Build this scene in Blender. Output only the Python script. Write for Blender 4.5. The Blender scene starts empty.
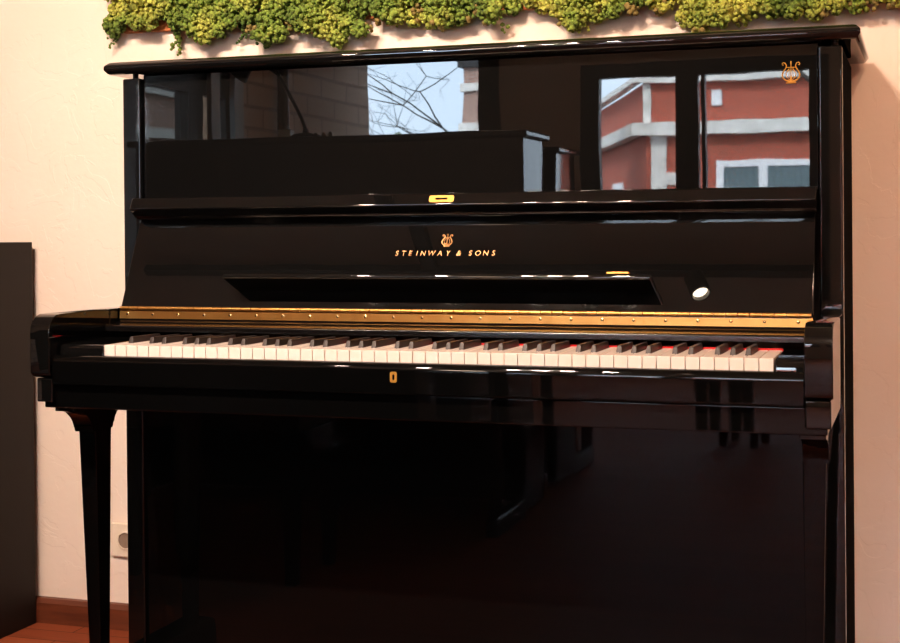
import bpy, bmesh, math, random
from mathutils import Vector, Matrix, noise
random.seed(7)
PI = math.pi
scn = bpy.context.scene
COL = scn.collection

# ------------------------------------------------------------------ camera
YAW, PITCH, ROLL, FPX = 0.3163, -0.0070, -0.0086, 1394.2
cd = bpy.data.cameras.new('camera'); cam = bpy.data.objects.new('camera', cd); COL.objects.link(cam)
scn.camera = cam
cd.sensor_fit = 'HORIZONTAL'; cd.sensor_width = 36.0; cd.lens = FPX / 900 * 36.0
cd.shift_x = -14.08 / 900; cd.shift_y = -82.68 / 900
cd.clip_start = 0.05; cd.clip_end = 300
fw = Vector((-math.sin(YAW)*math.cos(PITCH), math.cos(YAW)*math.cos(PITCH), math.sin(PITCH)))
rt = Vector((math.cos(YAW), math.sin(YAW), 0)); up = rt.cross(fw)
c_, s_ = math.cos(ROLL), math.sin(ROLL)
r2 = c_*rt + s_*up; u2 = -s_*rt + c_*up
Rm = Matrix((r2, u2, -fw)).transposed()
cam.matrix_world = Matrix.Translation((0.8589, -2.5576, 0.9699)) @ Rm.to_4x4()

# ------------------------------------------------------------------ world, exposure
w = bpy.data.worlds.new('overcast_sky'); scn.world = w; w.use_nodes = True
nt = w.node_tree; bg = nt.nodes['Background']
tc = nt.nodes.new('ShaderNodeTexCoord'); nz = nt.nodes.new('ShaderNodeTexNoise'); nz.inputs['Scale'].default_value = 2.2
nz.inputs['Detail'].default_value = 4
cr = nt.nodes.new('ShaderNodeValToRGB')
cr.color_ramp.elements[0].position = .35; cr.color_ramp.elements[0].color = (.60, .74, .92, 1)
cr.color_ramp.elements[1].position = .65; cr.color_ramp.elements[1].color = (.78, .87, .97, 1)
nt.links.new(tc.outputs['Generated'], nz.inputs['Vector']); nt.links.new(nz.outputs['Fac'], cr.inputs['Fac'])
nt.links.new(cr.outputs['Color'], bg.inputs['Color'])
bg.inputs['Strength'].default_value = 10.5
sd = bpy.data.lights.new('sun', 'SUN'); sd.energy = 12.0; sd.angle = math.radians(12); sd.color = (1, .95, .9)
sun = bpy.data.objects.new('sun', sd); COL.objects.link(sun)
sun.rotation_euler = Vector((0.35, -1.0, -0.85)).to_track_quat('-Z', 'Y').to_euler()
vs = scn.view_settings
vs.view_transform = 'Standard'; vs.look = 'None'; vs.exposure = 1.1; vs.gamma = 1.0; vs.use_curve_mapping = False
scn.cycles.use_denoising = True
scn.cycles.max_bounces = 8; scn.cycles.glossy_bounces = 5; scn.cycles.diffuse_bounces = 4
scn.cycles.transparent_max_bounces = 12
scn.cycles.caustics_reflective = False; scn.cycles.caustics_refractive = False
scn.cycles.sample_clamp_indirect = 6.0
LAMP_COL = (1.0, 0.745, 0.58); LAMP_WARM = (1.0, 0.58, 0.36)

# ------------------------------------------------------------------ materials
def mat(name, base=(.5,.5,.5), rough=.5, metal=0., ior=1.5, spec=None, emit=None, estr=0.):
    m = bpy.data.materials.new(name); m.use_nodes = True
    b = m.node_tree.nodes['Principled BSDF']
    b.inputs['Base Color'].default_value = (*base, 1); b.inputs['Roughness'].default_value = rough
    b.inputs['Metallic'].default_value = metal; b.inputs['IOR'].default_value = ior
    if emit: b.inputs['Emission Color'].default_value = (*emit, 1); b.inputs['Emission Strength'].default_value = estr
    return m
def N(m, t, **kw):
    n = m.node_tree.nodes.new(t)
    for k, v in kw.items():
        if k in n.inputs: n.inputs[k].default_value = v
        else: setattr(n, k, v)
    return n
def L(m, a, b): m.node_tree.links.new(a, b)
def bs(m): return m.node_tree.nodes['Principled BSDF']
def coords(m, scale=(1,1,1)):
    t = N(m, 'ShaderNodeTexCoord'); mp = N(m, 'ShaderNodeMapping'); mp.inputs['Scale'].default_value = scale
    L(m, t.outputs['Object'], mp.inputs['Vector']); return mp.outputs['Vector']
def noise_color(m, c0, c1, scale=5., detail=4., p0=.35, p1=.65, sc=(1,1,1)):
    n = N(m, 'ShaderNodeTexNoise', Scale=scale, Detail=detail); L(m, coords(m, sc), n.inputs['Vector'])
    r = N(m, 'ShaderNodeValToRGB'); e = r.color_ramp.elements
    e[0].position = p0; e[0].color = (*c0, 1); e[1].position = p1; e[1].color = (*c1, 1)
    L(m, n.outputs['Fac'], r.inputs['Fac']); L(m, r.outputs['Color'], bs(m).inputs['Base Color']); return r
def bump(m, scale=20., strength=.2, dist=.002, detail=4., sc=(1,1,1), tex='ShaderNodeTexNoise', out='Fac'):
    n = N(m, tex, Scale=scale)
    if 'Detail' in n.inputs: n.inputs['Detail'].default_value = detail
    L(m, coords(m, sc), n.inputs['Vector'])
    b = N(m, 'ShaderNodeBump', Strength=strength, Distance=dist)
    L(m, n.outputs[out], b.inputs['Height']); L(m, b.outputs['Normal'], bs(m).inputs['Normal'])

LACQ = mat('black_lacquer', (.0035,.0035,.0035), .025, ior=1.62)
LACQ2 = mat('black_lacquer_panel', (.0035,.0035,.0035), .012, ior=1.62)
bump(LACQ2, scale=7., strength=.05, dist=.002, detail=1.)
LACQ3 = mat('black_lacquer_lower', (.002,.002,.002), .03, ior=1.42)
LACQ4 = mat('rubbed_black_lacquer', (.0035,.003,.003), .16, ior=1.5)
BRASS = mat('brass', (.50,.25,.07), .34, 1.0)
bump(BRASS, scale=26., strength=.6, dist=.002, detail=2., sc=(1,.3,.3))
GOLD = mat('gold_inlay', (.50,.25,.085), .45, .3)
BRASS_BRIGHT = mat('bright_brass', (.55,.27,.04), .45, .4)
IVORY = mat('white_key_plastic', (.90,.79,.71), .22)
EBONY = mat('black_key', (.030,.022,.020), .38)
SATIN = mat('satin_black', (.0035,.0035,.0035), .9, ior=1.05)
FELT = mat('red_felt', (.55,.01,.015), .95)
DARKM = mat('dark_key_bed', (.012,.010,.009), .5)
CHROME = mat('chrome', (.8,.8,.8), .1, 1.0)
BLACKMET = mat('black_painted_metal', (.02,.02,.02), .4)
WOODB = mat('piano_back_wood', (.10,.05,.025), .6)

PLASTER = mat('cream_plaster', (.84,.73,.63), .75)
noise_color(PLASTER, (.80,.655,.55), (.86,.725,.63), scale=1.3, detail=6, p0=.3, p1=.7)
def plaster_bump():
    m = PLASTER; v = coords(m)
    a = N(m, 'ShaderNodeTexNoise', Scale=9., Detail=8., Distortion=1.2); L(m, v, a.inputs['Vector'])
    r = N(m, 'ShaderNodeValToRGB'); e = r.color_ramp.elements
    e[0].position = .495; e[0].color = (0,0,0,1); e[1].position = .515; e[1].color = (1,1,1,1)
    L(m, a.outputs['Fac'], r.inputs['Fac'])
    g = N(m, 'ShaderNodeTexNoise', Scale=60., Detail=5.); L(m, v, g.inputs['Vector'])
    mx = N(m, 'ShaderNodeMath', operation='MULTIPLY_ADD'); L(m, g.outputs['Fac'], mx.inputs[0]); mx.inputs[1].default_value = .5
    sc = N(m, 'ShaderNodeMath', operation='MULTIPLY'); L(m, r.outputs['Color'], sc.inputs[0]); sc.inputs[1].default_value = .35
    L(m, sc.outputs[0], mx.inputs[2])
    b = N(m, 'ShaderNodeBump', Strength=.26, Distance=.003)
    L(m, mx.outputs[0], b.inputs['Height']); L(m, b.outputs['Normal'], bs(m).inputs['Normal'])
plaster_bump()
ROOMWALL = mat('room_wall_paint', (.40,.32,.27), .8)
CEIL = mat('ceiling_paint', (.62,.55,.50), .85)

def brick_mat(name, c1, c2, mortar, bw=.22, bh=.07, ms=.012, axis='xz', bumpd=.006, soft=.1):
    m = mat(name, c1, .85)
    t = N(m, 'ShaderNodeTexCoord'); sp = N(m, 'ShaderNodeSeparateXYZ'); L(m, t.outputs['Object'], sp.inputs[0])
    cb = N(m, 'ShaderNodeCombineXYZ')
    L(m, sp.outputs['X' if axis == 'xz' else 'Y'], cb.inputs[0]); L(m, sp.outputs['Z'], cb.inputs[1])
    br = N(m, 'ShaderNodeTexBrick', Scale=1.0)
    br.inputs['Color1'].default_value = (*c1,1); br.inputs['Color2'].default_value = (*c2,1); br.inputs['Mortar'].default_value = (*mortar,1)
    br.inputs['Brick Width'].default_value = bw; br.inputs['Row Height'].default_value = bh
    br.inputs['Mortar Size'].default_value = ms; br.inputs['Mortar Smooth'].default_value = soft
    L(m, cb.outputs[0], br.inputs['Vector']); L(m, br.outputs['Color'], bs(m).inputs['Base Color'])
    b = N(m, 'ShaderNodeBump', Strength=.8, Distance=bumpd, invert=True)
    L(m, br.outputs['Fac'], b.inputs['Height']); L(m, b.outputs['Normal'], bs(m).inputs['Normal'])
    return m
PBRICK = brick_mat('painted_brick', (.50,.34,.25), (.44,.30,.22), (.30,.20,.15), .42, .13, .010, 'yz')
RBRICK = brick_mat('red_brick', (.60,.095,.05), (.46,.075,.04), (.34,.16,.12), .22, .075, .012, 'xz')
RBRICKY = brick_mat('red_brick_return', (.60,.095,.05), (.46,.075,.04), (.34,.16,.12), .22, .075, .012, 'yz')
STONE = mat('white_stone', (.80,.78,.74), .8); noise_color(STONE, (.66,.64,.60), (.86,.84,.80), scale=2.)
PALEB = brick_mat('pale_brick', (.48,.27,.21), (.40,.22,.17), (.42,.34,.3), .22, .075, .012, 'xz')
PALEBY = brick_mat('pale_brick_return', (.48,.27,.21), (.40,.22,.17), (.42,.34,.3), .22, .075, .012, 'yz')
WHITEFR = mat('white_window_frame', (.85,.87,.9), .5)
CURTAIN = mat('grey_curtain', (.12,.17,.19), .8)
FRAME = mat('black_window_frame', (.012,.011,.011), .45)
GREYPOST = mat('grey_post', (.34,.36,.37), .5)
ASPH = mat('asphalt', (.10,.10,.10), .9)
BARK = mat('dark_bark', (.03,.024,.02), .9)
HEDGE = mat('grey_green_shrub', (.16,.19,.13), .9)

def floor_mat():
    m = mat('red_brown_floorboards', (.35,.09,.04), .62, ior=1.16)
    t = N(m, 'ShaderNodeTexCoord'); br = N(m, 'ShaderNodeTexBrick', Scale=1.0)
    br.inputs['Color1'].default_value = (.34,.088,.038,1); br.inputs['Color2'].default_value = (.24,.058,.025,1)
    br.inputs['Mortar'].default_value = (.07,.02,.01,1); br.inputs['Brick Width'].default_value = 1.1
    br.inputs['Row Height'].default_value = .07; br.inputs['Mortar Size'].default_value = .0016
    L(m, t.outputs['Object'], br.inputs['Vector'])
    n = N(m, 'ShaderNodeTexNoise', Scale=6., Detail=6.); L(m, coords(m, (1,14,1)), n.inputs['Vector'])
    mx = N(m, 'ShaderNodeMixRGB', blend_type='MULTIPLY'); mx.inputs[0].default_value = .55
    r = N(m, 'ShaderNodeValToRGB'); r.color_ramp.elements[0].color = (.5,.45,.4,1); r.color_ramp.elements[1].color = (1.2,1.1,1.1,1)
    L(m, n.outputs['Fac'], r.inputs['Fac']); L(m, br.outputs['Color'], mx.inputs[1]); L(m, r.outputs['Color'], mx.inputs[2])
    L(m, mx.outputs[0], bs(m).inputs['Base Color'])
    return m
FLOOR = floor_mat()
BASEB = mat('red_brown_baseboard', (.24,.06,.026), .35)
noise_color(BASEB, (.085,.022,.010), (.16,.042,.018), scale=5, sc=(1,8,8))
CABW = mat('dark_brown_cabinet', (.012,.008,.0065), .6, ior=1.35)
bump(CABW, scale=120., strength=.1, dist=.001)
SOCK = mat('beige_socket', (.80,.68,.55), .4)

def glass_mat(name, tint=(.95,.97,.97), k=1.0):
    m = bpy.data.materials.new(name); m.use_nodes = True; t = m.node_tree; t.nodes.clear()
    o = t.nodes.new('ShaderNodeOutputMaterial'); mx = t.nodes.new('ShaderNodeMixShader')
    tr = t.nodes.new('ShaderNodeBsdfTransparent'); gl = t.nodes.new('ShaderNodeBsdfGlossy'); fr = t.nodes.new('ShaderNodeMath'); lw = t.nodes.new('ShaderNodeLayerWeight'); pw = t.nodes.new('ShaderNodeMath')
    tr.inputs[0].default_value = (*tint, 1); gl.inputs['Roughness'].default_value = 0.0; lw.inputs[0].default_value = .5; pw.operation = 'POWER'; pw.inputs[1].default_value = 5.; fr.operation = 'MULTIPLY_ADD'; fr.inputs[1].default_value = .95; fr.inputs[2].default_value = .04; t.links.new(lw.outputs['Facing'], pw.inputs[0]); t.links.new(pw.outputs[0], fr.inputs[0])
    t.links.new(fr.outputs[0], mx.inputs[0]); t.links.new(tr.outputs[0], mx.inputs[1]); t.links.new(gl.outputs[0], mx.inputs[2])
    t.links.new(mx.outputs[0], o.inputs[0]); return m
GLASS = glass_mat('window_glass'); TGLASS = glass_mat('tinted_glass', (.50,.51,.50))
LENS = mat('lamp_lens', (1,1,1), .3, emit=(1,.80,.58), estr=22.)

def moss_mat():
    m = mat('reindeer_moss', (.2,.3,.05), .9)
    v = coords(m)
    a = N(m, 'ShaderNodeTexNoise', Scale=9., Detail=2.); L(m, v, a.inputs['Vector'])
    r = N(m, 'ShaderNodeValToRGB'); e = r.color_ramp.elements
    e[0].position = .30; e[0].color = (.05,.10,.012,1); e[1].position = .72; e[1].color = (.50,.52,.10,1)
    k = r.color_ramp.elements.new(.5); k.color = (.17,.26,.035,1)
    b = N(m, 'ShaderNodeTexNoise', Scale=150., Detail=2.); L(m, v, b.inputs['Vector'])
    r2_ = N(m, 'ShaderNodeValToRGB'); r2_.color_ramp.elements[0].position = .35; r2_.color_ramp.elements[0].color = (.45,.4,.3,1)
    r2_.color_ramp.elements[1].position = .6; r2_.color_ramp.elements[1].color = (1.1,1.1,1.0,1)
    mx = N(m, 'ShaderNodeMixRGB', blend_type='MULTIPLY'); mx.inputs[0].default_value = 1.
    L(m, a.outputs['Fac'], r.inputs['Fac']); L(m, b.outputs['Fac'], r2_.inputs['Fac'])
    L(m, r.outputs['Color'], mx.inputs[1]); L(m, r2_.outputs['Color'], mx.inputs[2]); L(m, mx.outputs[0], bs(m).inputs['Base Color'])
    bb = N(m, 'ShaderNodeBump', Strength=.8, Distance=.004); L(m, b.outputs['Fac'], bb.inputs['Height']); L(m, bb.outputs['Normal'], bs(m).inputs['Normal'])
    return m
MOSS = moss_mat()
TWIG = mat('dry_brown_moss', (.20,.15,.04), .9)
RUST = mat('orange_backing', (.50,.16,.05), .8)

# ------------------------------------------------------------------ helpers
def box(bm, x0, x1, y0, y1, z0, z1, bev=0., seg=3):
    vs_ = [bm.verts.new((x, y, z)) for x in (x0, x1) for y in (y0, y1) for z in (z0, z1)]
    fs = [(0,1,3,2), (4,6,7,5), (0,4,5,1), (2,3,7,6), (0,2,6,4), (1,5,7,3)]
    ff = [bm.faces.new([vs_[i] for i in f]) for f in fs]
    if bev:
        ed = list({e for f in ff for e in f.edges})
        bmesh.ops.bevel(bm, geom=ed, offset=bev, segments=seg, affect='EDGES', profile=.5)
def hexa(bm, bot, top, bev=0., seg=3):      # four bottom and four top points, both anticlockwise seen from above
    b = [bm.verts.new(p) for p in bot]; t = [bm.verts.new(p) for p in top]
    ff = [bm.faces.new(b[::-1]), bm.faces.new(t)] + [bm.faces.new((b[i], b[(i+1)%4], t[(i+1)%4], t[i])) for i in range(4)]
    if bev:
        bmesh.ops.bevel(bm, geom=list({e for f in ff for e in f.edges}), offset=bev, segments=seg, affect='EDGES', profile=.5)
def prism(bm, prof, a, b, axis='x', bev=0., seg=2):   # closed profile swept between a and b
    def P(u, v, t):
        return {'x': (t, u, v), 'y': (u, t, v), 'z': (u, v, t)}[axis]
    A = [bm.verts.new(P(u, v, a)) for u, v in prof]; B = [bm.verts.new(P(u, v, b)) for u, v in prof]
    n = len(prof); fa = bm.faces.new(A); fb = bm.faces.new(B[::-1])
    for i in range(n): bm.faces.new((A[i], B[i], B[(i+1)%n], A[(i+1)%n]))
    if bev: bmesh.ops.bevel(bm, geom=list(fa.edges)+list(fb.edges), offset=bev, segments=seg, affect='EDGES', profile=.5)
def tube(bm, pts, rad, n=8, caps=True):
    pts = [Vector(p) for p in pts]; rads = rad if isinstance(rad, (list, tuple)) else [rad]*len(pts)
    rings = []; prev = None
    for i, p in enumerate(pts):
        t = (pts[min(i+1, len(pts)-1)] - pts[max(i-1, 0)]).normalized()
        if prev is None:
            a = Vector((0,0,1)) if abs(t.z) < .9 else Vector((1,0,0)); u = t.cross(a).normalized()
        else: u = (prev - t*prev.dot(t)).normalized()
        prev = u; v = t.cross(u)
        rings.append([bm.verts.new(p + rads[i]*(math.cos(2*PI*k/n)*u + math.sin(2*PI*k/n)*v)) for k in range(n)])
    for a, b in zip(rings, rings[1:]):
        for k in range(n): bm.faces.new((a[k], a[(k+1)%n], b[(k+1)%n], b[k]))
    if caps: bm.faces.new(rings[0][::-1]); bm.faces.new(rings[-1])
def lathe(bm, prof, c=(0,0,0), axis='z', n=24):     # prof: (radius, height)
    rings = []
    for r, h in prof:
        ring = []
        for k in range(n):
            a = 2*PI*k/n; p = (r*math.cos(a), r*math.sin(a), h) if axis == 'z' else (r*math.cos(a), h, r*math.sin(a))
            ring.append(bm.verts.new((c[0]+p[0], c[1]+p[1], c[2]+p[2])))
        rings.append(ring)
    for a, b in zip(rings, rings[1:]):
        for k in range(n): bm.faces.new((a[k], a[(k+1)%n], b[(k+1)%n], b[k]))
    bm.faces.new(rings[0][::-1]); bm.faces.new(rings[-1])
def arc(cx, cy, r, a0, a1, n=5):
    return [(cx + r*math.cos(math.radians(a0+(a1-a0)*i/n)), cy + r*math.sin(math.radians(a0+(a1-a0)*i/n))) for i in range(n+1)]
def obj(name, bm, m, parent=None, smooth=False, wn=False, label=None):
    bmesh.ops.remove_doubles(bm, verts=bm.verts, dist=1e-6)
    bmesh.ops.recalc_face_normals(bm, faces=bm.faces)
    me = bpy.data.meshes.new(name); bm.to_mesh(me); bm.free()
    for mm in (m if isinstance(m, (list, tuple)) else [m]): me.materials.append(mm)
    o = bpy.data.objects.new(name, me); COL.objects.link(o)
    if smooth or wn:
        for p in me.polygons: p.use_smooth = True
        if not wn: me.set_sharp_from_angle(angle=math.radians(40))
    if wn:
        me.set_sharp_from_angle(angle=math.radians(50))
        md = o.modifiers.new('weighted_normal', 'WEIGHTED_NORMAL'); md.keep_sharp = True; md.weight = 100
    if parent: o.parent = parent
    if label: o['label'] = label
    return o
def B(): return bmesh.new()
def ebox(name, m, parent, *a, bev=.002, label=None):
    bm = B(); box(bm, *a, bev=bev); return obj(name, bm, m, parent, wn=bev > 0, label=label)
def tag(o, label, cat, group=None, kind=None):
    o['label'] = label; o['category'] = cat
    if group: o['group'] = group
    if kind: o['kind'] = kind
    return o
def thing(name, label, cat, loc=(0,0,0), rz=0, group=None):
    o = bpy.data.objects.new(name, None); o.empty_display_size = .1; COL.objects.link(o)
    o.location = loc; o.rotation_euler = (0,0,rz)
    return tag(o, label, cat, group)
def struct(name, bm, m, parent=None, **k):
    o = obj(name, bm, m, parent, **k)
    if not parent: o['kind'] = 'structure'
    return o
def sbox(name, m, *a, parent=None, bev=0.):
    bm = B(); box(bm, *a, bev=bev); return struct(name, bm, m, parent)
def dup(root, loc, rz=None, label=None, group=None):
    r = root.copy(); COL.objects.link(r); r.location = loc
    if rz is not None: r.rotation_euler = (0,0,rz)
    if label: r['label'] = label
    if group: r['group'] = group
    for ch in list(root.children):
        c = ch.copy(); COL.objects.link(c); c.parent = r
        for g in list(ch.children):
            d = g.copy(); COL.objects.link(d); d.parent = c
    return r

# ------------------------------------------------------------------ the room
WY = .4175                 # wall behind the piano
BY = -6.476                # window wall opposite
XL, XR, ZC = -2.8, 3.4, 3.0
T = .25
sbox('floor', FLOOR, XL-T, XR+T, BY-T, WY+T, -.08, 0)
sbox('ceiling', CEIL, XL-T, XR+T, BY-T, WY+T, ZC, ZC+.15)
sbox('wall_back', PLASTER, XL-T, XR+T, WY, WY+T, 0, ZC)
sbox('wall_right', ROOMWALL, XR, XR+T, BY, WY, 0, ZC)
def wall_with_holes(name, m, axis, a0, a1, c0, c1, holes):   # axis 'x': spans x a0..a1 with thickness y c0..c1; 'y': the other way round
    bm = B()
    cuts = sorted({a0, a1, *[h[0] for h in holes], *[h[1] for h in holes]})
    for u0, u1 in zip(cuts, cuts[1:]):
        hs = sorted([(h[2], h[3]) for h in holes if h[0] <= u0+1e-6 and h[1] >= u1-1e-6])
        z = 0
        for q0, q1 in hs + [(ZC, ZC)]:
            if q0 > z+1e-6:
                if axis == 'x': box(bm, u0, u1, c0, c1, z, q0)
                else: box(bm, c0, c1, u0, u1, z, q0)
            z = q1
    return struct(name, bm, m)
W1 = (-3.0, -1.84, .55, 2.62)           # tall window
W2 = (-1.29, .32, .50, 2.055)
W4 = (.40, 2.1, .50, 2.055)             # second french window to its right            # double french window
W3 = (-4.51, -3.36, .55, 1.86)           # window in the painted brick wall (y0, y1, z0, z1)
wall_with_holes('wall_front', ROOMWALL, 'x', XL-T, XR+T, BY-T, BY, [W1, W2, W4])
wall_with_holes('wall_left', PBRICK, 'y', BY, WY, XL-T, XL, [W3])
# baseboards
bm = B(); prism(bm, [(WY, 0), (WY-.018, 0), (WY-.018, .050), (WY-.013, .056), (WY-.010, .060), (WY, .062)], XL, XR)
struct('baseboard_back', bm, BASEB)
sbox('baseboard_right', BASEB, XR-.018, XR, BY, WY-.018, 0, .062)
sbox('baseboard_left', BASEB, XL, XL+.018, BY, WY-.018, 0, .062)

def window(name, x0, x1, z0, z1, glass, bars, fr=.09, top=.09, frr=None):
    frr = frr or fr
    root = B(); y0, y1 = BY-.10, BY-.02
    box(root, x0, x0+fr, y0, y1, z0, z1); box(root, x1-frr, x1, y0, y1, z0, z1)
    box(root, x0+fr, x1-frr, y0, y1, z0, z0+.06); box(root, x0+fr, x1-frr, y0, y1, z1-top, z1)
    for b0, b1 in bars: box(root, b0, b1, y0, y1, z0+.06, z1-top)
    f = struct(name, root, FRAME)
    g = B(); box(g, x0+fr, x1-frr, BY-.066, BY-.060, z0+.06, z1-top)
    p = struct('window_pane', g, glass, f)
    return f
window('window_1', W1[0], W1[1], W1[2], W1[3], GLASS, [], fr=.025, frr=.165)
window('window_2', W2[0], W2[1], W2[2], W2[3], GLASS, [(-.652, -.509), (-.487, -.462)], fr=.13, top=.09)
window('window_4', W4[0], W4[1], W4[2], W4[3], GLASS, [(1.35, 1.45)], fr=.10, top=.09)
# window in the left wall
y0, y1, z0, z1 = W3
bm = B()
box(bm, XL-.10, XL-.02, y0, y0+.10, z0, z1); box(bm, XL-.10, XL-.02, y1-.14, y1, z0, z1)
box(bm, XL-.10, XL-.02, y0+.10, y1-.14, z0, z0+.1); box(bm, XL-.10, XL-.02, y0+.10, y1-.14, z1-.15, z1)
box(bm, XL-.10, XL-.02, -4.14, -3.98, z0+.1, z1-.15)
f3 = struct('window_3', bm, FRAME)
bm = B(); box(bm, XL-.066, XL-.060, y0+.10, y1-.14, z0+.1, z1-.15); struct('window_pane', bm, TGLASS, f3)
sbox('trim_1', GREYPOST, XL, XL+.03, -4.25, -4.15, 0, 2.4)
sbox('trim_2', GREYPOST, XL, XL+.03, -4.52, -4.42, 0, 2.4)
bm = B(); tube(bm, [(XL+.05, -5.0, 0), (XL+.05, -5.0, ZC)], .035, 12); struct('trim_3', bm, mat('brown_pipe', (.07,.05,.04), .4), smooth=True)

# ------------------------------------------------------------------ the piano in front of the wall
piano = thing('upright_piano', 'large glossy black upright piano with open keyboard against the cream wall', 'piano')
CW = .729; IN = .687
def pp(name, bm, m=LACQ, **k): return obj(name, bm, m, piano, wn=True, **k)
# lid with chamfered edges on all four sides
bm = B()
def ring(x, yf, yb, z): return [bm.verts.new(p) for p in ((-x, yf, z), (x, yf, z), (x, yb, z), (-x, yb, z))]
prof = [(.730,.002,1.2985), (.7515,-.010,1.2985), (.7555,-.014,1.301), (.7615,-.0195,1.308), (.7615,-.0195,1.314), (.7600,-.0185,1.317), (.7535,-.011,1.3235), (.748,-.006,1.325)]
rs = [ring(x, yf, .385 - (.7615-x)*.3, z) for x, yf, z in prof]
bm.faces.new(rs[0][::-1]); bm.faces.new(rs[-1])
for a, b in zip(rs, rs[1:]):
    for i in range(4): bm.faces.new((a[i], a[(i+1)%4], b[(i+1)%4], b[i]))
lid = pp('lid', bm)
for x in (-.715, .715):
    bm = B(); lathe(bm, [(.006, 1.2905), (.006, 1.2983)], (x, .03, 0), n=12)
    obj('lid_buffer', bm, BLACKMET, piano, smooth=True)
# sides
for s in (-1, 1):
    bm = B(); x0, x1 = sorted((s*(IN+.001), s*CW))
    box(bm, x0, x1, 0, .0245, .02, 1.2905, bev=.0035, seg=3); pp('side_panel', bm)
    bm = B(); box(bm, x0, x1, .025, .205, .02, 1.2905, bev=.003, seg=3); box(bm, x0, x1, .2055, .352, .02, 1.2905, bev=.003, seg=3); obj('side_board', bm, SATIN, piano, wn=True, label='satin black case side')
# back frame
bm = B()
box(bm, -IN, IN, .30, .35, .03, .09); box(bm, -IN, IN, .30, .35, 1.20, 1.285)
for x in (-.6, -.3, 0, .3, .6): box(bm, x-.04, x+.04, .30, .35, .09, 1.20)
box(bm, -IN, IN, .285, .30, .03, 1.285)
obj('back_frame', bm, WOODB, piano)
# top rail and upper panel
YP = .012
bm = B(); box(bm, -IN+.001, IN-.001, YP, YP+.022, 1.032, 1.2975, bev=.0012, seg=2)
upper = pp('upper_panel', bm, LACQ2)
# fallboard (hinged, leaning back)
hy, hz, ty, tz = -.083, .8195, -.004, .999
dv = Vector((0, ty-hy, tz-hz)).normalized(); nv = Vector((0, -dv.z, dv.y))      # along board, out of board
Lb = (Vector((0,ty,tz))-Vector((0,hy,hz))).length
bm = B()
th = .018
pts = [(hy, hz), (ty, tz), (ty+th*dv.z, tz-th*dv.y), (hy+th*dv.z, hz-th*dv.y)]
XF0, XF1 = -.6855, .682
prism(bm, pts, XF0, XF1, bev=.0015)
fall = pp('fallboard', bm, LACQ2)
# front rail of the fallboard (now on top)
pr = [(.008, 1.0385), (-.020, 1.0405), (-.0335, 1.0400), (-.0375, 1.0385), (-.0400, 1.0358)] + \
     [(-.0485, 1.0190), (-.0488, 1.0165), (-.0475, 1.0145), (-.0440, 1.0125), (-.0260, 1.0030), (-.0245, 1.0010)] + \
     [(-.0245, .9985), (-.0225, .9960), (-.0180, .9945), (.008, .9940)]
bm = B(); prism(bm, pr, -.6855, .6855, bev=.003); rail = obj('fallboard_rail', bm, LACQ, fall, wn=True)
# lock strike
fn = Vector((0, -(1.0358-1.0190), -(.0400-.0485))).normalized()      # rail face normal
fc = Vector((-.008, -.0442, 1.0274)); fd = Vector((0, -.0085, -.0168)).normalized()
def plate(bm, c, ux, uy, nrm, w_, h_, t_, hole=None, n=10):
    # rounded rectangle outline extruded by t_
    r = min(w_, h_)*.28; out = []
    for cx, cy, a0 in ((w_/2-r, h_/2-r, 0), (-w_/2+r, h_/2-r, 90), (-w_/2+r, -h_/2+r, 180), (w_/2-r, -h_/2+r, 270)):
        out += arc(cx, cy, r, a0, a0+90, 4)
    inn = None
    if hole:
        inn = [(x*hole[0]/w_*1., y*hole[1]/h_*1.) for x, y in out]
    def V(p, z): return bm.verts.new(c + ux*p[0] + uy*p[1] + nrm*z)
    O0 = [V(p, 0) for p in out]; O1 = [V(p, t_) for p in out]; k = len(out)
    for i in range(k): bm.faces.new((O0[i], O0[(i+1)%k], O1[(i+1)%k], O1[i]))
    if inn:
        I0 = [V(p, 0) for p in inn]; I1 = [V(p, t_) for p in inn]
        for i in range(k):
            bm.faces.new((O1[i], O1[(i+1)%k], I1[(i+1)%k], I1[i])); bm.faces.new((I1[i], I1[(i+1)%k], I0[(i+1)%k], I0[i]))
            bm.faces.new((O0[(i+1)%k], O0[i], I0[i], I0[(i+1)%k]))
    else: bm.faces.new(O1); bm.faces.new(O0[::-1])
X = Vector((1,0,0)); Z = Vector((0,0,1)); Yv = Vector((0,1,0))
bm = B(); plate(bm, fc + fn*.0003, X, -fd, fn, .050, .0145, .0018, hole=(.024, .0045)); obj('lock_strike', bm, BRASS_BRIGHT, rail, label='brass lock plate on the fallboard rail')
# music shelf folded out of the fallboard
hp = Vector((0, hy, hz)) + dv*.036
SL = .066; t2 = .011
def prow(u, v): q = hp + nv*u + dv*v; return (q.y, q.z)
pr = [prow(0, 0), prow(SL-.004, 0), prow(SL-.001, .001), prow(SL, .004), prow(SL, t2-.003), prow(SL-.002, t2-.0008), prow(SL-.005, t2), prow(SL-.012, t2-.001), prow(.0, t2-.004)]
bm = B(); prism(bm, pr, -.432, .408, bev=.002); shelf = obj('music_shelf', bm, [LACQ, SATIN], fall, wn=True)
for p in shelf.data.polygons:
    if p.normal.dot(-dv) > .98: p.material_index = 1
q = hp + nv*(SL-.006) + dv*(t2+.0002)
bm = B(); plate(bm, Vector((.348, q.y, q.z)), X, nv, dv, .042, .010, .003); obj('shelf_catch', bm, BRASS_BRIGHT, shelf)
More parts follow.
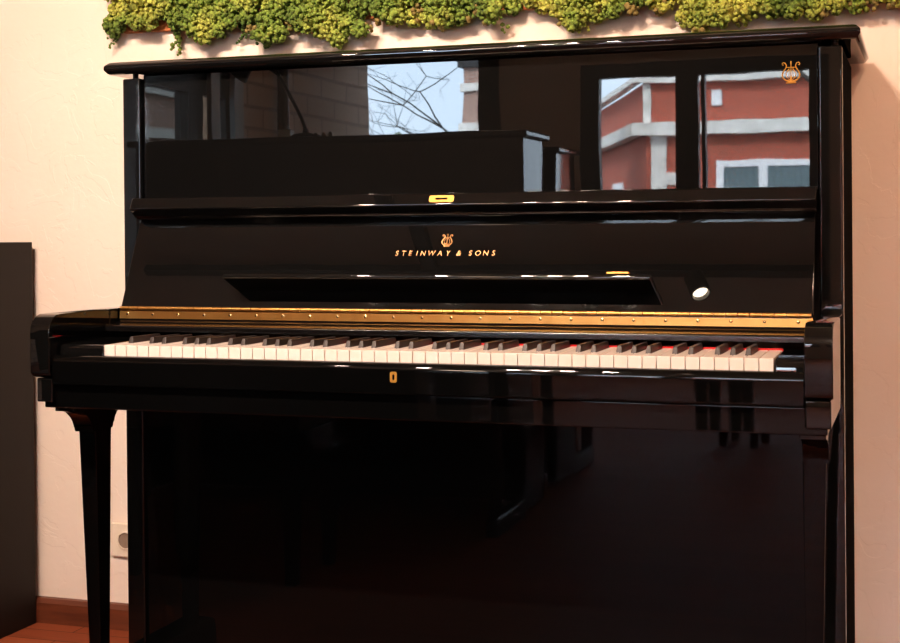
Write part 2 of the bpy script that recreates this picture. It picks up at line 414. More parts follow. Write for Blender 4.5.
# brass hinge
bm = B()
y_, z_ = hy-.0018, hz-.0042
x = XF0
while x < XF1-.004:
    x2 = min(x+.021, XF1)
    tube(bm, [(x+.0005, y_, z_), (x2-.0005, y_, z_)], .0046, 10); x = x2
hinge = obj('piano_hinge', bm, BRASS, piano, smooth=True, label='long brass piano hinge')
bm = B(); prism(bm, [(hy-.001, hz-.0095), (hy-.0045, hz-.0095), (hy-.0060, hz-.0245), (hy-.0035, hz-.0245)], XF0, XF1)
leaf = obj('hinge_leaf', bm, BRASS, hinge)
bm = B()
sn = Vector((0, -.99, .14)).normalized()
lathe(bm, [(.0030, 0), (.0030, -.0004), (.0018, -.0011)], (0,0,0), axis='y', n=12)
scr = obj('screw', bm, mat('screw_head', (.85,.6,.28), .18, 1.0), hinge, smooth=True)
xs = [XF0+.018+i*.0576 for i in range(24)]
for i, x in enumerate(xs):
    o = scr if i == 0 else scr.copy()
    if i: COL.objects.link(o)
    o.location = (x, hy-.0050, hz-.0155)
# name board under the hinge
bm = B(); pr = [(hy+.015, hz-.008), (hy-.0005, hz-.008), (hy-.0025, hz-.025), (hy-.006, hz-.0275), (hy-.011, hz-.0295), (hy-.016, hz-.0315), (-.140, hz-.0345)] + arc(-.140, hz-.0385, .004, 90, 180, 3) + [(-.144, .773), (-.100, .770), (hy+.015, .770)]
prism(bm, pr, -IN+.002, IN-.002); pp('name_board', bm, LACQ4)
# gold lettering and lyre on the fallboard
def text_mesh(bm, ch, size, org, ux, uy, nrm, shear=.12, depth=.0005, align='CENTER'):
    cu = bpy.data.curves.new('t', 'FONT'); cu.body = ch; cu.size = size; cu.shear = shear; cu.extrude = 0; cu.align_x = align
    ob = bpy.data.objects.new('t', cu); COL.objects.link(ob)
    dg = bpy.context.evaluated_depsgraph_get(); me = bpy.data.meshes.new_from_object(ob.evaluated_get(dg))
    vv = [bm.verts.new(org + ux*v.co.x + uy*v.co.y + nrm*depth) for v in me.vertices]
    for p in me.polygons:
        try: bm.faces.new([vv[i] for i in p.vertices])
        except ValueError: pass
    bpy.data.objects.remove(ob); bpy.data.curves.remove(cu); bpy.data.meshes.remove(me)
def board_pt(x, v, off=.0): return Vector((x, hy, hz)) + dv*v + nv*off
bm = B()
LX = [-.1010,-.0870,-.0735,-.0600,-.0475,-.0305,-.0130,.0030,.0250,.0480,.0630,.0785,.0940]
vtext = (.925-hz)/dv.z - .006
for ch, x in zip('STEINWAY&SONS', LX):
    text_mesh(bm, ch, .0148, board_pt(x-.0022, vtext, 0), X, dv, nv, shear=.15, depth=.0006)
me_ = bm
r = bmesh.ops.extrude_face_region(bm, geom=bm.faces[:])
bmesh.ops.translate(bm, verts=[g for g in r['geom'] if isinstance(g, bmesh.types.BMVert)], vec=-nv*.0006)
obj('gold_lettering', bm, GOLD, fall, label='thin gold maker lettering')
def lyre(bm, c, ux, uy, nrm, h, r=.0009, strings=True):
    # lyre emblem: two S-shaped arms, crossbar, strings, pedestal
    def Q(x, y, z=0.): return c + ux*(x*h) + uy*(y*h) + nrm*(z + r*.3)
    for s in (-1, 1):
        arm = [(.10,-.40), (.24,-.36), (.36,-.24), (.385,-.10), (.33,.04), (.24,.17), (.20,.30), (.25,.41), (.34,.44), (.39,.38), (.36,.32), (.31,.34)]
        # smooth
        P2 = []
        for i in range(len(arm)-1):
            for k in range(3):
                t = k/3; P2.append((arm[i][0]*(1-t)+arm[i+1][0]*t, arm[i][1]*(1-t)+arm[i+1][1]*t))
        P2.append(arm[-1])
        n = len(P2)
        tube(bm, [Q(s*x, y) for x, y in P2], [r*(1.35-.6*i/n) for i in range(n)], 6)
        tube(bm, [Q(s*.06,-.34), Q(s*.20,-.22), Q(s*.22,-.06), Q(s*.14,.08), Q(s*.07,.16)], r*.7, 6)
    tube(bm, [Q(-.22,.22), Q(.22,.22)], r*.8, 6)
    tube(bm, [Q(0,-.34), Q(0,.44)], [r*.8, r*.9], 6)
    if strings:
        for x in (-.09, .09): tube(bm, [Q(x,-.24), Q(x,.22)], r*.5, 5)
    tube(bm, [Q(0,.40), Q(0,.50)], [r*1.4, r*.8], 8)
    tube(bm, [Q(-.22,-.47), Q(.22,-.47)], r*1.5, 6)
    tube(bm, [Q(-.14,-.41), Q(.14,-.41)], r*1.4, 6)
    tube(bm, [Q(0,-.46), Q(0,-.18)], [r*2.6, r*1.2], 8)
bm = B(); lyre(bm, board_pt(-.0035, (.949-hz)/dv.z-.0005), X, dv, nv, .026, r=.0010, strings=False); obj('lyre_emblem', bm, GOLD, fall, smooth=True)
bm = B(); lyre(bm, Vector((.6395, YP, 1.247)), X, Z, -Yv, .040, r=.0010); obj('lyre_emblem', bm, BRASS_BRIGHT, upper, smooth=True)

# keys
KY, KZ, KB = -.297, .7595, -.142
K0 = -.5894; P_ = .023567
names = 'ABCDEFG'
black_after = {'A', 'C', 'D', 'F', 'G'}
offs = {'A': .10, 'C': -.12, 'D': .12, 'F': -.15, 'G': 0.0}
BW, BF = .0110, KY+.050        # black key width and its front
blacks = []
for i in range(51):
    n = names[i % 7]
    if n in black_after: blacks.append((i+1, K0 + (i+1)*P_ + offs[n]*.012*1.0))
bx = dict(blacks)
for i in range(52):
    x0, x1 = K0+i*P_+.0008, K0+(i+1)*P_-.0008
    l = bx[i]+BW/2+.0012 if i in bx else x0
    r_ = bx[i+1]-BW/2-.0012 if (i+1) in bx else x1
    pr = [(x0, KY), (x1, KY), (x1, BF-.0015)]
    if r_ < x1: pr += [(r_, BF-.0015)]
    pr += [(r_, KB), (l, KB)]
    if l > x0: pr += [(l, BF-.0015)]
    pr += [(x0, BF-.0015)]
    if l == x0: pr.pop()
    if r_ == x1: pr.pop(2)
    bm = B(); prism(bm, pr, KZ-.022, KZ, axis='z')
    ed = [e for e in bm.edges if e.verts[0].co.z > KZ-1e-5 and e.verts[1].co.z > KZ-1e-5]
    bmesh.ops.bevel(bm, geom=ed, offset=.0009, segments=2, affect='EDGES', profile=.5)
    obj('white_key', bm, IVORY, piano)
bm = B()
b = [(-BW/2, BF, KZ-.004), (BW/2, BF, KZ-.004), (BW/2, KB, KZ-.004), (-BW/2, KB, KZ-.004)]
t = [(-BW/2+.0018, BF+.0060, KZ+.0120), (BW/2-.0018, BF+.0060, KZ+.0120), (BW/2-.0018, KB, KZ+.0105), (-BW/2+.0018, KB, KZ+.0105)]
hexa(bm, b, t, bev=.0014, seg=3)
bk = obj('black_key', bm, EBONY, piano, wn=True)
for i, (k, x) in enumerate(blacks):
    o = bk if i == 0 else bk.copy()
    if i: COL.objects.link(o)
    o.location = (x, 0, 0)
ebox('key_felt', FELT, piano, K0, K0+52*P_, KB+.001, KB+.006, KZ-.020, KZ+.0025, bev=0)
# key blocks
for x0, x1 in ((-.686, -.5905), (.6372, .686)):
    bm = B(); pr = [(-.143, .715), (-.143, KZ+.002), (-.288, KZ+.000), (-.293, KZ-.002), (-.296, KZ-.006), (-.298, .735), (-.298, .715)]
    prism(bm, pr, x0, x1, bev=.003); pp('key_block', bm)
# arms: cheek with rounded front top corner
for s, (x0, x1) in ((-1, (-.7305, -.6885)), (1, (.6850, .7290))):
    pr = [(.0, .698), (-.303, .698), (-.313, .702), (-.322, .704), (-.327, .712)] + [(-.327, .775)] + arc(-.292, .782, .035, 180, 90, 8)[1:] + [(-.20, .8165), (-.0005, .8150), (-.0005, .698)]
    pr = [(-.1205, .6975), (-.310, .6975), (-.320, .7010), (-.327, .708), (-.327, .781)] + arc(-.292, .781, .035, 180, 90, 8)[1:] + [(-.15, .8160), (-.1205, .8158)]
    bm = B(); prism(bm, pr, x0, x1, bev=.002, seg=2); pp('arm', bm)
    bm = B(); prism(bm, [(-.120, .6975), (-.120, .8158), (-.0005, .8145), (-.0005, .6975)], x0, x1, bev=.002); obj('arm_rear', bm, [LACQ, SATIN], piano, wn=True)
    for p in COL.objects[-1].data.polygons:
        if p.normal.x*s > .9: p.material_index = 1
    xo, xi = (-.7225, -.6885) if s < 0 else (.6850, .7255)
    xa, xb = sorted((xo, xi))
    bm = B(); box(bm, xa, xb, -.318, -.0005, .652, .6970, bev=.003); pp('arm_base', bm)
# keyslip with rounded top edge
bm = B(); pr = [(-.300, .690), (-.300, .7375), (-.302, .7395), (-.3055, .7405), (-.312, .7395), (-.3165, .7365), (-.3190, .7320), (-.3205, .726), (-.3203, .705), (-.3200, .690), (-.319, .6865), (-.316, .6860), (-.300, .6860)]
prism(bm, pr, -.686, .6835); slip = pp('key_slip', bm, LACQ3)
bm = B(); plate(bm, Vector((-.003, -.3206, .7165)), X, Z, -Yv, .0125, .0185, .0012, hole=(.0042, .0095)); obj('lock_escutcheon', bm, BRASS_BRIGHT, slip, label='small brass keyhole plate')
# key bed
bm = B(); box(bm, -.714, .7190, -.306, -.002, .640, .6850, bev=.003); pp('key_bed', bm, LACQ3)
bm = B(); box(bm, -.684, .684, -.290, -.002, .6855, .733); obj('key_frame', bm, DARKM, piano)
# lower panel, bottom rail
bm = B(); box(bm, -IN, IN, .010, .030, .105, .639, bev=.0012, seg=2); pp('lower_panel', bm, LACQ3)
bm = B(); box(bm, -IN, IN, .004, .060, .018, .103, bev=.002); pp('bottom_rail', bm)
# legs with concave brackets, toe rails
for s in (-1, 1):
    def sx(a, b): return sorted((s*a, s*b))
    bm = B()
    xo_t, xi_t, xo_b, xi_b = .7100, .6720, .6990, .6750
    b = [(s*xo_b, -.186), (s*xi_b, -.186), (s*xi_b, -.154), (s*xo_b, -.154)]
    t = [(s*xo_t, -.2005), (s*xi_t, -.2005), (s*xi_t, -.1445), (s*xo_t, -.1445)]
    if s > 0: b = [b[1], b[0], b[3], b[2]]; t = [t[1], t[0], t[3], t[2]]
    hexa(bm, [(x, y, .1045) for x, y in b], [(x, y, .583) for x, y in t], bev=.002)
    leg = pp('leg', bm, LACQ3)
    bm = B()
    pr = [(-.272, .6395), (-.272, .629)] + [(-.272+.062*math.sin(a), .629-.041*(1-math.cos(a))) for a in [PI/2*k/8 for k in range(1, 9)]] + \
         [(-.207, .588), (-.207, .581), (-.138, .581), (-.138, .588)] + [(-.136+.038*(k*.007/.042)**1.6, .588+k*.007) for k in range(0, 7)] + [(-.084, .6395)]
    x0, x1 = sx(.7145, .6730)
    prism(bm, pr, x0, x1, bev=.0015); obj('leg_bracket', bm, LACQ3, leg, wn=True)
    x0, x1 = sx(.7250, .6600)
    pr = [(.003, .020), (.003, .104), (-.215, .104), (-.232, .096), (-.240, .070), (-.240, .020)]
    bm = B(); prism(bm, pr, x0, x1, bev=.003); pp('toe_rail', bm)
    for y in (-.20, .30):
        bm = B(); lathe(bm, [(.018, .0), (.022, .006), (.022, .0205)], (s*.6925, y, 0), n=16)
        obj('caster', bm, BRASS, piano, smooth=True)
# pedals
for i, x in enumerate((-.075, 0, .075)):
    bm = B(); pr = [(.004, .055), (.004, .067), (-.05, .064), (-.085, .054), (-.10, .044), (-.10, .036), (-.08, .044), (-.05, .053)]
    prism(bm, pr, x-.014, x+.014, bev=.003); obj('pedal', bm, BRASS, piano, wn=True)

# ------------------------------------------------------------------ moss on the wall
def ico(sub):
    b = bmesh.new(); bmesh.ops.create_icosphere(b, subdivisions=sub, radius=1.)
    v = [x.co.copy() for x in b.verts]; f = [[x.index for x in q.verts] for q in b.faces]; b.free(); return v, f
IV, IF = ico(2)
VAR = [[(v.x*d, v.y*d, v.z*d) for v in IV for d in (1+.42*noise.noise(v*2.6+Vector((k*7.3, k*3.1, k))),)] for k in range(24)]
def blob(V, F, c, r, sq=(1,1,1)):
    k = len(V); cx_, cy_, cz_ = c; a, b, d = r*sq[0], r*sq[1], r*sq[2]
    V.extend([(cx_+x*a, cy_+y*b, cz_+z*d) for x, y, z in random.choice(VAR)])
    F.extend([[i+k for i in f] for f in IF])
def mesh_obj(name, V, F, m, parent, smooth=True):
    me = bpy.data.meshes.new(name); me.from_pydata(V, [], F); me.materials.append(m)
    if smooth: me.polygons.foreach_set('use_smooth', [True]*len(me.polygons))
    o = bpy.data.objects.new(name, me); COL.objects.link(o); o.parent = parent; return o
moss = thing('moss_wall_picture', 'panel of bumpy green reindeer moss on the wall above the piano', 'moss panel', (0, 0, 0))
ebox('backing_board', RUST, moss, -.975, 1.60, WY-.013, WY-.001, 1.452, 2.24, bev=.001, label='rust orange backing board')
# lower contour of the moss (x, z)
CT = [(-1.017, 1.484), (-1.001, 1.449), (-0.951, 1.466), (-0.918, 1.454), (-0.885, 1.462), (-0.869, 1.49), (-0.831, 1.49), (-0.81, 1.468), (-0.783, 1.438), (-0.744, 1.422), (-0.699, 1.415), (-0.652, 1.445), (-0.61, 1.443), (-0.595, 1.414), (-0.562, 1.401), (-0.523, 1.429), (-0.485, 1.432), (-0.443, 1.406), (-0.398, 1.39), (-0.369, 1.412), (-0.337, 1.403), (-0.31, 1.445), (-0.271, 1.438), (-0.24, 1.419), (-0.204, 1.437), (-0.156, 1.421), (-0.105, 1.418), (-0.086, 1.441), (-0.058, 1.425), (-0.028, 1.429), (-0.006, 1.406), (0.02, 1.436), (0.063, 1.446), (0.108, 1.435), (0.132, 1.408), (0.181, 1.414), (0.207, 1.429), (0.251, 1.414), (0.273, 1.43), (0.316, 1.432), (0.371, 1.42), (0.388, 1.384), (0.432, 1.375), (0.467, 1.386), (0.484, 1.414), (0.515, 1.4), (0.546, 1.402), (0.586, 1.396), (0.636, 1.389), (0.682, 1.391), (0.698, 1.41), (0.726, 1.4), (0.749, 1.407), (0.784, 1.413), (0.823, 1.417), (0.899, 1.403), (0.974, 1.41), (1.084, 1.4)]
def contour(x):
    for (a, za), (b, zb) in zip(CT, CT[1:]):
        if a <= x <= b: return za + (zb-za)*(x-a)/(b-a)
    return 1.43
V, F = [], []
rows = 22
for rI in range(rows):
    x = -1.0 + random.uniform(0, .03)
    while x < 1.25:
        zc = contour(x) + .022 + rI*.036 + random.uniform(-.010, .010)
        R_ = random.uniform(.018, .031) if rI < 5 else random.uniform(.030,.038)
        yc = WY - .012 - R_*.55 - random.uniform(0, .022)
        nb = 62 if rI < 4 else 9
        blob(V, F, (x, yc, zc), R_*.80, (1, .8, 1))
        for k in range(nb):
            u = random.uniform(-1, .35); a = random.uniform(0, 2*PI); h = math.sqrt(max(0, 1-u*u))
            d = Vector((h*math.cos(a), u, h*math.sin(a)))
            p = Vector((x, yc, zc)) + d*R_*random.uniform(.78, 1.02)
            if p.y > WY-.006: continue
            blob(V, F, p, random.uniform(.0028, .0062) if rI < 4 else .012)
        x += random.uniform(.028, .046) if rI < 5 else .055
mo = mesh_obj('moss', V, F, MOSS, moss); mo['kind'] = 'stuff'
# hanging strands
V, F = [], []
def strand(x, z_top, z_bot, r0, sway=.006):
    z = z_top
    while z > z_bot:
        t = (z_top-z)/(z_top-z_bot)
        blob(V, F, (x + sway*math.sin(t*7+x*40) + random.uniform(-.005,.005), WY-.022+random.uniform(-.008,.006), z), r0*(1.1-.55*t)*random.uniform(.7,1.1))
        z -= .0055
strand(-.828, 1.47, 1.402, .008); strand(-.816, 1.44, 1.386, .006, .003); strand(-.835, 1.48, 1.45, .008)
strand(-1.000, 1.50, 1.416, .006, .008); strand(-1.012, 1.48, 1.436, .005, .01); strand(-.990, 1.47, 1.425, .005, .006)
strand(-.178, 1.43, 1.4166, .004); strand(-.010, 1.42, 1.399, .006); strand(.178, 1.43, 1.394, .006); strand(-.655, 1.45, 1.407, .006); strand(-.640, 1.44, 1.418, .005)
so = mesh_obj('hanging_moss_strands', V, F, MOSS, moss); so['kind'] = 'stuff'
V, F = [], []
for _ in range(60):
    x = random.uniform(-.98, 1.15); z = contour(x)+random.uniform(-.004, .03)
    for k in range(4): blob(V, F, (x+random.uniform(-.008,.008), WY-.02-random.uniform(0,.03), z+random.uniform(-.010,.010)), random.uniform(.004,.007))
so = mesh_obj('dry_moss_tufts', V, F, TWIG, moss); so['kind'] = 'stuff'

# ------------------------------------------------------------------ cabinet on the left
cab = thing('cabinet', 'plain dark brown cabinet left of the piano against the wall', 'cabinet', (-1.235, 0, 0))
def cb(name, *a, m=CABW, bev=.0015): return ebox(name, m, cab, *a, bev=bev)
cb('carcass', -.80, 0, -.235, .396, .0, .947)
for x0, x1, h in ((-.797, -.402, -.43), (-.398, -.003, -.37)):
    d = cb('door', x0, x1, -.254, -.236, .06, .920)
    bm = B(); tube(bm, [(h, -.2545, .48), (h, -.27, .48), (h, -.27, .62), (h, -.2545, .62)], .004, 8); obj('handle', bm, CHROME, d, smooth=True)

# ------------------------------------------------------------------ wall socket
sk = thing('wall_socket', 'square beige wall socket low on the wall between the piano leg and case', 'socket', (-.986, WY, .218))
bm = B(); box(bm, -.041, .041, -.010, -.0005, -.041, .041, bev=.003); obj('cover_plate', bm, SOCK, sk, wn=True)
bm = B(); lathe(bm, [(.0225, -.0102), (.0225, -.0135), (.0195, -.0140), (.0190, -.0104)], axis='y', n=28); obj('socket_rim', bm, SOCK, sk, smooth=True)
bm = B(); lathe(bm, [(.0188, -.0101), (.0188, -.0108)], axis='y', n=28); obj('socket_recess', bm, mat('socket_recess', (.25,.17,.12), .6), sk)

# ------------------------------------------------------------------ ceiling tracks and spots
def track(name, label, a, b):
    bm = B(); a, b = Vector(a), Vector(b)
    if abs(a.x-b.x) > abs(a.y-b.y): box(bm, a.x, b.x, a.y-.018, a.y+.018, ZC-.035, ZC-.0005)
    else: box(bm, a.x-.03, a.x+.03, a.y, b.y, ZC-.035, ZC-.0005)
    return tag(obj(name, bm, BLACKMET), label, 'lighting track')
TY = -2.09
LY, LZ = -2.045, 2.805      # where every spot's lens hangs
track('lighting_track', 'long black ceiling track carrying the spotlights in front of the piano', (-2.4, TY, 0), (2.6, TY, 0))
track('lighting_track', 'short black ceiling track running away from the piano wall', (-1.06, TY+.02, 0), (-1.06, -.9, 0))
LX_ = [(-1.25, (-1.15, .4, 1.35)), (-.92, (-.9, .4, 1.15)), (-.57, (-.45, .4, 1.4)), (-.46, (-.2, -.1, .8)), (-.36, (.0, .4, 1.4)), (-.20, (.5, .4, 1.2)), (.075, None), (1.45, (1.05, .4, 1.35)), (2.1, (1.3, .4, .8))]
PW = [78, 58, 52, 45, 52, 52, 45, 58, 42]
def spot_lamp():
    t = thing('ceiling_spotlight', 'x', 'spotlight', (0,0,0), 0, 'spotlights on the ceiling track')
    bm = B(); lathe(bm, [(.0, .02), (.036, .02), (.040, .015), (.040, -.075), (.036, -.080), (.033, -.078), (.031, -.062)], n=24)
    obj('lamp_body', bm, BLACKMET, t, smooth=True)
    bm = B(); lathe(bm, [(.030, -.0625), (.030, -.0600)], n=24); obj('lens', bm, LENS, t, smooth=True)
    return t
proto = spot_lamp()
order = ['leftmost on the track', 'second from the left on the track', 'third from the left on the track', 'fourth from the left on the track', 'fifth from the left on the track', 'sixth from the left on the track', 'mirrored in the fallboard', 'second from the right on the track', 'rightmost on the track']
def hung(x, tgt, i):
    root = protos[i]
    root['label'] = 'black ceiling spotlight, %s' % order[i]
    lp = Vector((x, LY, LZ))
    tg = Vector(tgt) if tgt else Vector((.859, -2.2, .9))
    d = (tg - lp).normalized()
    root.rotation_euler = d.to_track_quat('-Z', 'Y').to_euler()
    root.location = lp - d*.083
    bm = B()
    # stem in the lamp's own frame reaching up to the track
    q = root.rotation_euler.to_quaternion().inverted() @ (Vector((x, TY, ZC-.036)) - root.location)
    a = Vector((0,0,.0195)); tube(bm, [q, a], .006, 8); obj('stem', bm, BLACKMET, root, smooth=True)
    ld = bpy.data.lights.new('spot_light', 'SPOT'); ld.energy = PW[i]; ld.color = LAMP_WARM if x > .5 else LAMP_COL; ld.spot_size = math.radians(62); ld.spot_blend = .75
    ld.shadow_soft_size = .028
    lo = bpy.data.objects.new('spot_light', ld); COL.objects.link(lo); lo.parent = root; lo.location = (0,0,-.083-.0)
protos = [proto] + [dup(proto, (0,0,0)) for _ in LX_[1:]]
for i, (x, tgt) in enumerate(LX_): hung(x, tgt, i)

def pendant(label, x, y, z, p):  # unseen fill lamps, added to brighten the rear walls and ceiling
    t = thing('added_fill_lamp', label, 'lamp', (x, y, z), 0, 'globe fill lamps added to brighten the back of the room')
    bm = B(); tube(bm, [(0,0,.13), (0,0,ZC-z-.0005)], .006, 8); obj('cord', bm, BLACKMET, t, smooth=True)
    bm = B(); lathe(bm, [(.02,.15), (.045,.145), (.05,.118)], n=20); obj('cap', bm, BLACKMET, t, smooth=True)
    bm = B(); lathe(bm, [(.125*math.sin(a), -.125*math.cos(a)) for a in [PI*k/14+.02 for k in range(0, 14)]], n=24); obj('globe', bm, mat('fill_globe', (.9,.9,.85), .4, emit=(1,.72,.50), estr=p), t, smooth=True)
pendant('added globe fill lamp, out of view, over the left rear of the room', -1.3, -4.3, 2.45, 26)
pendant('added globe fill lamp, out of view, over the middle rear of the room', .9, -4.3, 2.45, 26)
pendant('added globe fill lamp, out of view, over the right rear of the room', 2.6, -4.3, 2.45, 26)

# ------------------------------------------------------------------ other pianos and stools standing behind the camera side
def plain_piano(label, x1, yb, H, D, wdt, bd, rz=0.):
    # back towards +y when face = 1
    t = thing('upright_piano', label, 'piano', (x1-wdt/2, yb, 0), rz)
    hw = wdt/2
    def q(name, *a, m=LACQ, bev=.003): return ebox(name, m, t, *a, bev=bev)
    q('lid', -hw, hw, -bd-.03, 0, H-.022, H, bev=.006)
    q('side_panel', -hw+.02, -hw+.06, -bd, -.03, .02, H-.0225); q('side_panel', hw-.06, hw-.02, -bd, -.03, .02, H-.0225)
    q('back_panel', -hw+.061, hw-.061, -.055, -.03, .05, H-.0225, m=SATIN)
    q('upper_panel', -hw+.061, hw-.061, -bd+.004, -bd+.02, .80, H-.0225)
    q('lower_panel', -hw+.061, hw-.061, -bd+.004, -bd+.02, .05, .62)
    q('key_bed', -hw+.03, hw-.03, -D, -bd-.0005, .64, .72)
    q('fallboard', -hw+.061, hw-.061, -D+.02, -bd+.002, .7205, .775)
    for s in (-1, 1):
        a, b = sorted((s*(hw-.02), s*(hw-.06)))
        q('arm', a, b, -D-.02, -bd-.0005, .7205, .81, bev=.012)
        q('leg', a, b, -D+.02, -D+.06, .06, .6395)
        q('toe_rail', a, b, -D+.0, -bd-.0005, 0.0, .0595)
    return t
plain_piano('tall black upright piano facing the keyboard, mirrored in the upper panel', -.385, -2.20, 1.300, .60, 1.51, .27, PI)
plain_piano('black upright piano back to back behind the mirrored tall one', -.415, -2.45, 1.275, .64, 1.46, .33)
def bench(label, x, y, rz, w_=.56, d_=.33, h=.48):
    t = thing('piano_bench', label, 'bench', (x, y, 0), rz, 'benches')
    ebox('seat', BLACKMET, t, -w_/2, w_/2, -d_/2, d_/2, h-.06, h, bev=.012)
    ebox('apron', LACQ, t, -w_/2+.015, w_/2-.015, -d_/2+.015, d_/2-.015, h-.13, h-.0605, bev=.002)
    for sx_ in (-1, 1):
        for sy_ in (-1, 1):
            x0, y0 = sx_*(w_/2-.04), sy_*(d_/2-.04); bm = B()
            hexa(bm, [(x0-.015,y0-.015,0),(x0+.015,y0-.015,0),(x0+.015,y0+.015,0),(x0-.015,y0+.015,0)], [(x0-.023,y0-.023,h-.1305),(x0+.023,y0-.023,h-.1305),(x0+.023,y0+.023,h-.1305),(x0-.023,y0+.023,h-.1305)], bev=.002)
            obj('leg', bm, LACQ, t)
    return t
bench('black piano bench mirrored in the lower panel, nearer the tall upright', -1.02, -1.02, 0)
st = bench('x', .11, -3.70, .2, w_=.22, d_=.24)
st.name = 'stool'; tag(st, 'small black stool standing by the french window, mirrored at the key slip', 'stool'); del st['group']
# gooseneck lamp on the tall upright
gl = thing('gooseneck_lamp', 'small black gooseneck lamp standing on the mirrored piano lid', 'lamp', (-1.27, -2.08, 1.300))
bm = B(); lathe(bm, [(.060, 0.0005), (.060, .012), (.045, .020), (.012, .026), (.010, .040)], n=24); obj('lamp_base', bm, BLACKMET, gl, smooth=True)
bm = B(); tube(bm, [(0,0,.038), (-.015,0,.075), (-.045,0,.13), (-.075,0,.19), (-.11,0,.245), (-.16,0,.28), (-.22,0,.285)], .0065, 10); obj('gooseneck', bm, BLACKMET, gl, smooth=True)
bm = B(); tube(bm, [(-.22,0,.285), (-.25,0,.27), (-.275,0,.245)], [.012,.03,.04], 16); obj('lamp_shade', bm, BLACKMET, gl, smooth=True)
tag(ebox('white_light_stand_in', mat('white_plastic', (.8,.85,.9), .4), None, -1.375, -1.325, -2.10, -2.06, 1.3003, 1.340, bev=.004), 'tiny white box standing in for a small light beside the gooseneck lamp', 'box')  # white box stands in for the small white light by the lamp
bm = B()
for k in range(7): lathe(bm, [(.0, .0), (.008, .004), (.009, .012), (.004, .018)], (.035*math.cos(k*.9)+.06, .035*math.sin(k*.9), .0005+.002*k), n=10)
obj('chrome_fittings', bm, CHROME, gl, smooth=True)

# ------------------------------------------------------------------ outdoors, across the street
sbox('ground', ASPH, -40, 30, -90, BY-T, -.30, -.10).__setitem__('kind', 'structure')
K = 1.35
FYY = .024-36.0
bl = thing('brick_building', 'red brick corner building with white stone bands seen across the street', 'building', (0, 0, 0))
cx = -6.42
def part(name, m, *a, p=bl, bev=0.): return ebox(name, m, p, *a, bev=bev)
zb0, zb1, zt0, zt1 = 3.50, 3.86, 4.98, 5.16
# front: facade facing the room
bm = B(); box(bm, cx, 8, FYY-6, FYY, -.1, zt0); obj('facade', bm, RBRICK, bl)
# return wall: recedes to the left and away from the room
dlen = 22.; ex, ey = cx-.363*dlen, FYY-dlen
bm = B(); hexa(bm, [(cx, FYY, -.1), (ex, ey, -.1), (ex+4, ey, -.1), (cx+4, FYY-.5, -.1)], [(cx, FYY, zt0), (ex, ey, zt0), (ex+4, ey, zt0), (cx+4, FYY-.5, zt0)]); obj('side_facade', bm, RBRICKY, bl)
def band(name, z0, z1, out):
    bm = B(); box(bm, cx, 8.1, FYY-.1, FYY+out, z0, z1)
    n = Vector((-1, .363, 0)).normalized()*out
    hexa(bm, [(cx, FYY+out, z0), (cx+n.x, FYY+out+n.y*0, z0), (ex+n.x, ey+n.y, z0), (ex, ey, z0)], [(cx, FYY+out, z1), (cx+n.x, FYY+out, z1), (ex+n.x, ey+n.y, z1), (ex, ey, z1)])
    obj(name, bm, STONE, bl)
band('stone_band', zb0, zb1, .35); band('cornice', zt0, zt1, .30)
part('quoin', STONE, cx+.15, cx+.62, FYY-.01, FYY+.06, -.1, zb0-.001); part('quoin', STONE, cx+.62, cx+1.0, FYY-.01, FYY+.05, 2.15, 2.5)
part('quoin', STONE, cx-.05, cx+.18, FYY-.01, FYY+.07, zb1+.001, zt0-.001)
def bwin(x0, x1, z0, z1, bars):
    bm = B(); f = .20
    box(bm, x0, x0+f, FYY-.02, FYY+.05, z0, z1); box(bm, x1-f, x1, FYY-.02, FYY+.05, z0, z1); box(bm, x0+f, x1-f, FYY-.02, FYY+.05, z1-.18, z1); box(bm, x0+f, x1-f, FYY-.02, FYY+.05, z0, z0+.12)
    for b0, b1 in bars: box(bm, b0, b1, FYY-.02, FYY+.05, z0+.12, z1-.18)
    wf = obj('window', bm, WHITEFR, bl)
    bm = B(); n = 60
    pts_ = [(x0+f+(x1-x0-2*f)*i/n, FYY+.012+.010*math.sin(i*1.9)) for i in range(n+1)]
    a = [bm.verts.new((x, y, z0+.12)) for x, y in pts_]; b_ = [bm.verts.new((x, y, z1-.18)) for x, y in pts_]
    for i in range(n): bm.faces.new((a[i], a[i+1], b_[i+1], b_[i]))
    obj('curtain', bm, CURTAIN, wf)
bwin(-4.48, -.9, 1.2, 2.80, [(-3.27, -3.04)]); bwin(1.6, 4.2, 1.2, 2.80, [(2.8, 3.0)])
for x in (-5.15, -4.55): part('wall_vent', WHITEFR, x, x+.26, FYY+.001, FYY+.09, 4.30, 4.72)
bm = B(); hexa(bm, [(cx-.363*4.0-.06, FYY-4.0, 1.0), (cx-.363*6.0-.06, FYY-6.0, 1.0), (cx-.363*6.0+.3, FYY-6.0, 1.0), (cx-.363*4.0+.3, FYY-4.0, 1.0)], [(cx-.363*4.0-.06, FYY-4.0, 2.4), (cx-.363*6.0-.06, FYY-6.0, 2.4), (cx-.363*6.0+.3, FYY-6.0, 2.4), (cx-.363*4.0+.3, FYY-4.0, 2.4)])
obj('door', bm, WHITEFR, bl)
# second building
b2 = thing('brick_building', 'paler brick house with two white bands beside the tall window view', 'building', (0,0,0))
F2 = .024-30.
part('facade', PALEB, -9.80, -7.9, F2-6, F2, -.1, 4.95, p=b2)
part('stone_band', STONE, -9.86, -7.8, F2-.05, F2+.1, 3.25, 3.52, p=b2); part('stone_band', STONE, -9.86, -7.8, F2-.05, F2+.1, 4.36, 4.56, p=b2)
part('parapet', FRAME, -9.9, -7.8, F2-6.1, F2+.12, 4.951, 5.2, p=b2)
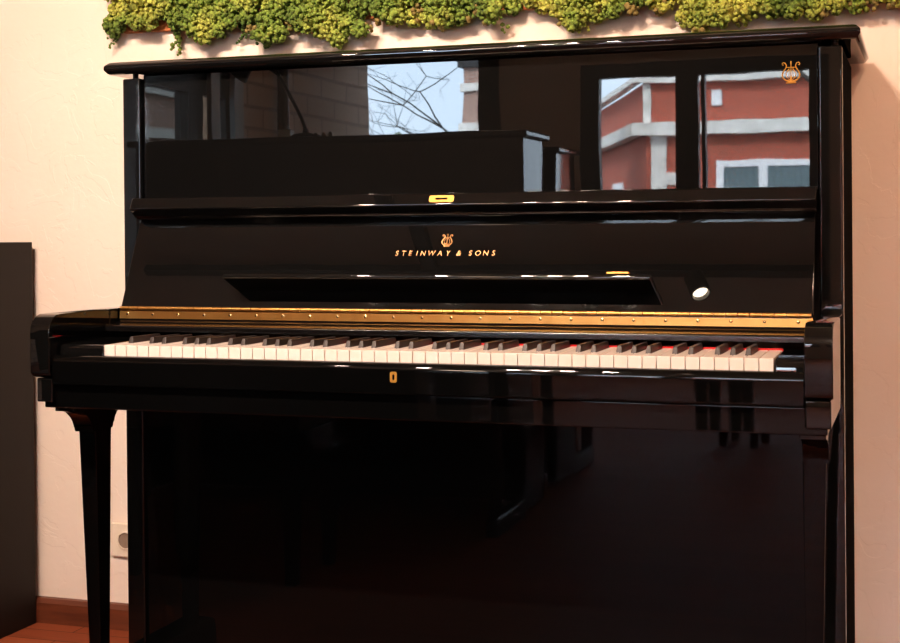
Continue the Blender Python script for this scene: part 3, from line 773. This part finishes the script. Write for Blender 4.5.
# third building seen through the side window
b3 = thing('brick_building', 'brick house with white lintel bands outside the left side window', 'building', (0,0,0))
part('facade', PALEBY, -12.5, -9.5, -20, -6, -.1, 3.4, p=b3)
part('stone_band', STONE, -9.51, -9.40, -20, -6, 2.92, 3.12, p=b3); part('stone_band', STONE, -9.51, -9.40, -20, -6, 2.30, 2.44, p=b3)
# hedge far off
V, F = [], []
for k in range(60): blob(V, F, (-16.5+random.uniform(0,2.6), -37+random.uniform(-1,1), random.uniform(.6, 3.3)), random.uniform(.4,.8))
hd = mesh_obj('shrub', V, F, HEDGE, None); tag(hd, 'grey green shrub under the open sky beyond the tall window', 'shrub')
# bare trees
def tree(name, label, base, h, seed, spread=.5, lean=(0,0), depth=6, r0=.14, bias=(0,0,0), kids=(2,3)):
    rnd = random.Random(seed); bm = B()
    def grow(p, d, l, r, n):
        pts_ = [p]; q = p.copy(); dd = d.copy()
        for _ in range(3):
            dd = (dd + Vector((rnd.uniform(-.14,.14), rnd.uniform(-.14,.14), rnd.uniform(-.05,.12)))).normalized()
            q = q + dd*l/3; pts_.append(q.copy())
        tube(bm, pts_, [r*(1-.12*i) for i in range(4)], 5, caps=False)
        if n == 0: return
        for k in range(rnd.choice(kids)):
            a = Vector((rnd.uniform(-1,1), rnd.uniform(-1,1), rnd.uniform(-.3,.7))).normalized()
            nd = (dd*(1-spread) + a*spread + Vector(bias)).normalized()
            grow(q, nd, l*rnd.uniform(.62,.82), r*.62, n-1)
    grow(Vector((0,0,0)), Vector((lean[0], lean[1], 1)).normalized(), h, r0, depth)
    o = obj(name, bm, BARK); o.location = base; tag(o, label, 'tree'); return o
tree('bare_tree', 'bare tree with dark twigs against the sky in the tall window', (-4.62, -17, -.1), 1.75, 5, .60, (-.05, 0), 6, .038, (-.16, 0, -.03), (2,3,3))
tree('bare_tree', 'bare tree in front of the red brick building', (.3, -20, -.1), 2.6, 11, .55, (-.05, 0), 5, .09)
tree('bare_tree', 'bare tree beyond the left end of the brick building', (-13.5, -50, -.1), 4.2, 21, .5, (.1, 0), 6, .2)
